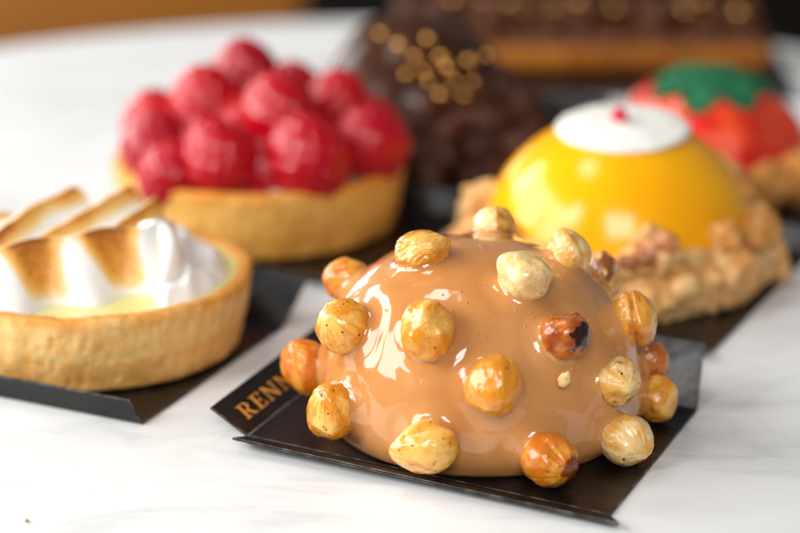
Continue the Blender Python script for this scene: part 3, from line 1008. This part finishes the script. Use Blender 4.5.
def build_long_tart():
    t = thing('long_tart', 'long golden pastry bar topped with lumpy glossy chocolate on the farthest board', 'pastry', (45, 380, 1))
    V, F = rbox(-68, 86, -22, 22, 0, 14.5, 5.5, 5)
    mesh_obj('pastry_shell', V, F, ECLAIR, t)
    nx, ny = 170, 44
    V = []
    for j in range(ny):
        for i in range(nx):
            x = -67 + 152 * i / (nx - 1); y = (-20.5 + 41 * j / (ny - 1)); y0 = y; y = y * (1.09 + 0.05 * nz((x, 0, 0), .12, 2))
            ex = min(1, min(x + 67, 85 - x) / 5 + .0); ey = min(1, min(y0 + 20.5, 20.5 - y0) / 6)
            zz = 11.5 + 9.0 * math.sqrt(max(0, ex)) * math.sqrt(max(0, ey)) * (0.75 + 0.6 * fbm((x, y, 0), .09, 2, 3))
            V.append((x, y, zz))
    F = grid_faces(nx, ny, wrap=False)
    m = len(V)
    V += [(x, y, 11.3) for x, y, z in V]
    rim = [i for i in range(nx)] + [j * nx + nx - 1 for j in range(1, ny)] + [(ny - 1) * nx + i for i in range(nx - 2, -1, -1)] + [j * nx for j in range(ny - 2, 0, -1)]
    F2 = [tuple(q + m for q in f[::-1]) for f in F] + [(rim[i], m + rim[i], m + rim[(i + 1) % len(rim)], rim[(i + 1) % len(rim)]) for i in range(len(rim))]
    mesh_obj('chocolate_topping', V, F + F2, CHOCTOP, t)
    ms = lump_meshes('chocolate_piece', CHOCTOP, 3, 260, .25, 28, 20)
    q = random.Random(3)
    for k in range(46):
        x = -64 + 146 * (k % 23 + .5) / 23 + q.uniform(-2, 2); y = (-11 if k < 23 else 8) + q.uniform(-6, 6)
        lump('chocolate_piece', ms[k % 3], t, (x, y, 21.5 + q.uniform(-1, 1.5)), q.uniform(3.2, 5.2), 700 + k)
    D, F = ball(20, 14)
    first = None
    for k in range(14):  # copper beads added to imitate glints along the topping
        x = -40 + 9.2 * k + q.uniform(-3, 3); loc = (x, q.uniform(-18, 4), 24.5 + q.uniform(-2, 1)); r = q.uniform(1.9, 2.9)
        if first is None:
            first = mesh_obj('glint_bead', D, F, COPPER, t); first.location = Vector(loc) * MM; first.scale = (r, r, r)
        else:
            copy_to(first, t, loc, (0, 0, 0), r)

# ------------------------------------------------------------------ assemble
build_table()
build_chair()

# nearest board, with the print on its left flap
A = (-58.9, -12.2); B = (27.5, -58.0); Cc = (55.4, 4.6); Dd = (-31.5, 50.4)
bt, fl = board('black folded cake board with gold lettering under the hazelnut dome', (0, 0, 0), [A, B, Cc, Dd], [
    (0, 1, (-62.2, -20.8, 4.0), (28.8, -66.5, 2.6)),
    (3, 0, (-40.0, 55.0, 8.0), (-68.2, -10.2, 7.6)),
    (2, 3, (58.8, 20.5, 12.8), (-26.0, 65.0, 12.8))])
f, a, b, ao, bo = fl[1]      # a = back end, b = front end of the left flap's fold
ex = ((a - b).normalized() + (ao - bo).normalized()).normalized()
ey = ((bo - b) - ex * (bo - b).dot(ex))
flw = ey.length
ey.normalize()
lettering('RENN', f, b + ex * 4.8 + ey * (flw * 0.27) , ex, ey, 4.5, 7.6)

square_board('black cake board with plain raised front edge under the lemon meringue tart', (-105, 40, 0),
             (-86.1 - 92 * math.cos(math.radians(25)), -3.9 + 92 * math.sin(math.radians(25))), 25, 92, 76,
             {'front': (6.6, 78, 2.5), 'back': (17, 38, -1.0)})
square_board('black cake board under the raspberry tart', (-66, 150, 0), (-119, 142), 25, 98, 74,
             {'front': (8, 22, 1), 'back': (9, 40, 1), 'left': (10, 35, -1)})
square_board('black cake board under the yellow dome cake', (45, 116, 0), (-24, 92), 26.5, 100, 92,
             {'front': (8, 15, 1), 'back': (9, 40, 1)})
square_board('black cake board under the chocolate dome', (-14, 236, 0), (-66, 218), 22, 94, 90, {'front': (8, 20, 1), 'back': (14, 60, 1)})
square_board('black cake board under the red strawberry shaped cake', (85, 205, 0), (34, 190), 22, 96, 72, {'front': (8, 20, 1), 'back': (9, 40, 1)})
square_board('long black cake board under the chocolate topped pastry bar', (45, 380, 0), (-30, 336), 2, 166, 70, {'front': (13, 12, 1), 'back': (8, 40, 1)})

build_hazelnut_dome()
build_lemon_tart()
build_raspberry_tart()
build_mango_dome()
build_strawberry_cake()
build_chocolate_dome()
build_long_tart()
ms = lump_meshes('pastry_crumb', CRUMBLE, 1, 900)
c = lump('pastry_crumb', ms[0], None, (-106.5, -60.5, 0.3), 0.45, 1)
tag(c, 'tiny brown pastry crumb on the bare marble in front of the lemon tart', 'crumb')

# ------------------------------------------------------------------ light
W = bpy.data.worlds.new('World'); S.world = W; W.use_nodes = True
bg = W.node_tree.nodes['Background']
bg.inputs[0].default_value = (1.0, 0.985, 0.96, 1); bg.inputs[1].default_value = 0.15

def window_or_lamp(az, el, dist, w, h, power, col=(1, 0.985, 0.96), tgt=(0, 60, 20)):
    a, e = math.radians(az), math.radians(el)
    d = Vector((math.sin(a) * math.cos(e), math.cos(a) * math.cos(e), math.sin(e)))
    L = bpy.data.lights.new('window_or_lamp_light', 'AREA'); L.shape = 'RECTANGLE'; L.size = w; L.size_y = h; L.energy = power; L.color = col
    o = bpy.data.objects.new('window_or_lamp_light', L); COL.objects.link(o)
    o.location = Vector(tgt) * MM + d * dist
    o.rotation_euler = d.to_track_quat('Z', 'Y').to_euler()

for az in (-110, -82, -54):
    window_or_lamp(az, 23, 1.5, 0.60, 0.72, 11.2, (1, 1, 0.99))
window_or_lamp(-127, 35, 1.5, 0.30, 0.46, 5, (1, 1, 0.99))  # no known window here: lamp added to give the card flaps a sheen
window_or_lamp(-172, 33, 1.5, 0.26, 0.46, 5, (1, 1, 0.99))
window_or_lamp(174, 33, 1.5, 0.26, 0.46, 5, (1, 1, 0.99))
window_or_lamp(-68, 71, 1.6, 0.55, 0.24, 3.4, (1, .98, .95))  # ceiling lamp, widened so the raised back flaps reflect it
# unseen lamp, added to brighten the far wooden floor
window_or_lamp(-50, 30, 2.0, 1.4, 1.2, 30, (1, .97, .93), (-700, 3600, -720))

# ------------------------------------------------------------------ camera
cam = bpy.data.cameras.new('camera'); co = bpy.data.objects.new('camera', cam); COL.objects.link(co)
co.location = Vector((-20.924, -523.44, 221.391)) * MM
co.rotation_euler = (math.radians(90 - 19), 0, 0)
cam.lens = 100; cam.sensor_width = 36; cam.sensor_fit = 'HORIZONTAL'
cam.clip_start = 0.01; cam.clip_end = 60
cam.dof.use_dof = True; cam.dof.focus_distance = 0.533; cam.dof.aperture_fstop = 6.2; cam.dof.aperture_blades = 0
S.camera = co

S.view_settings.view_transform = 'Standard'
S.view_settings.look = 'None'
S.view_settings.exposure = 0.13
S.view_settings.gamma = 1.0
S.cycles.use_denoising = True
S.cycles.max_bounces = 8
S.render.film_transparent = False
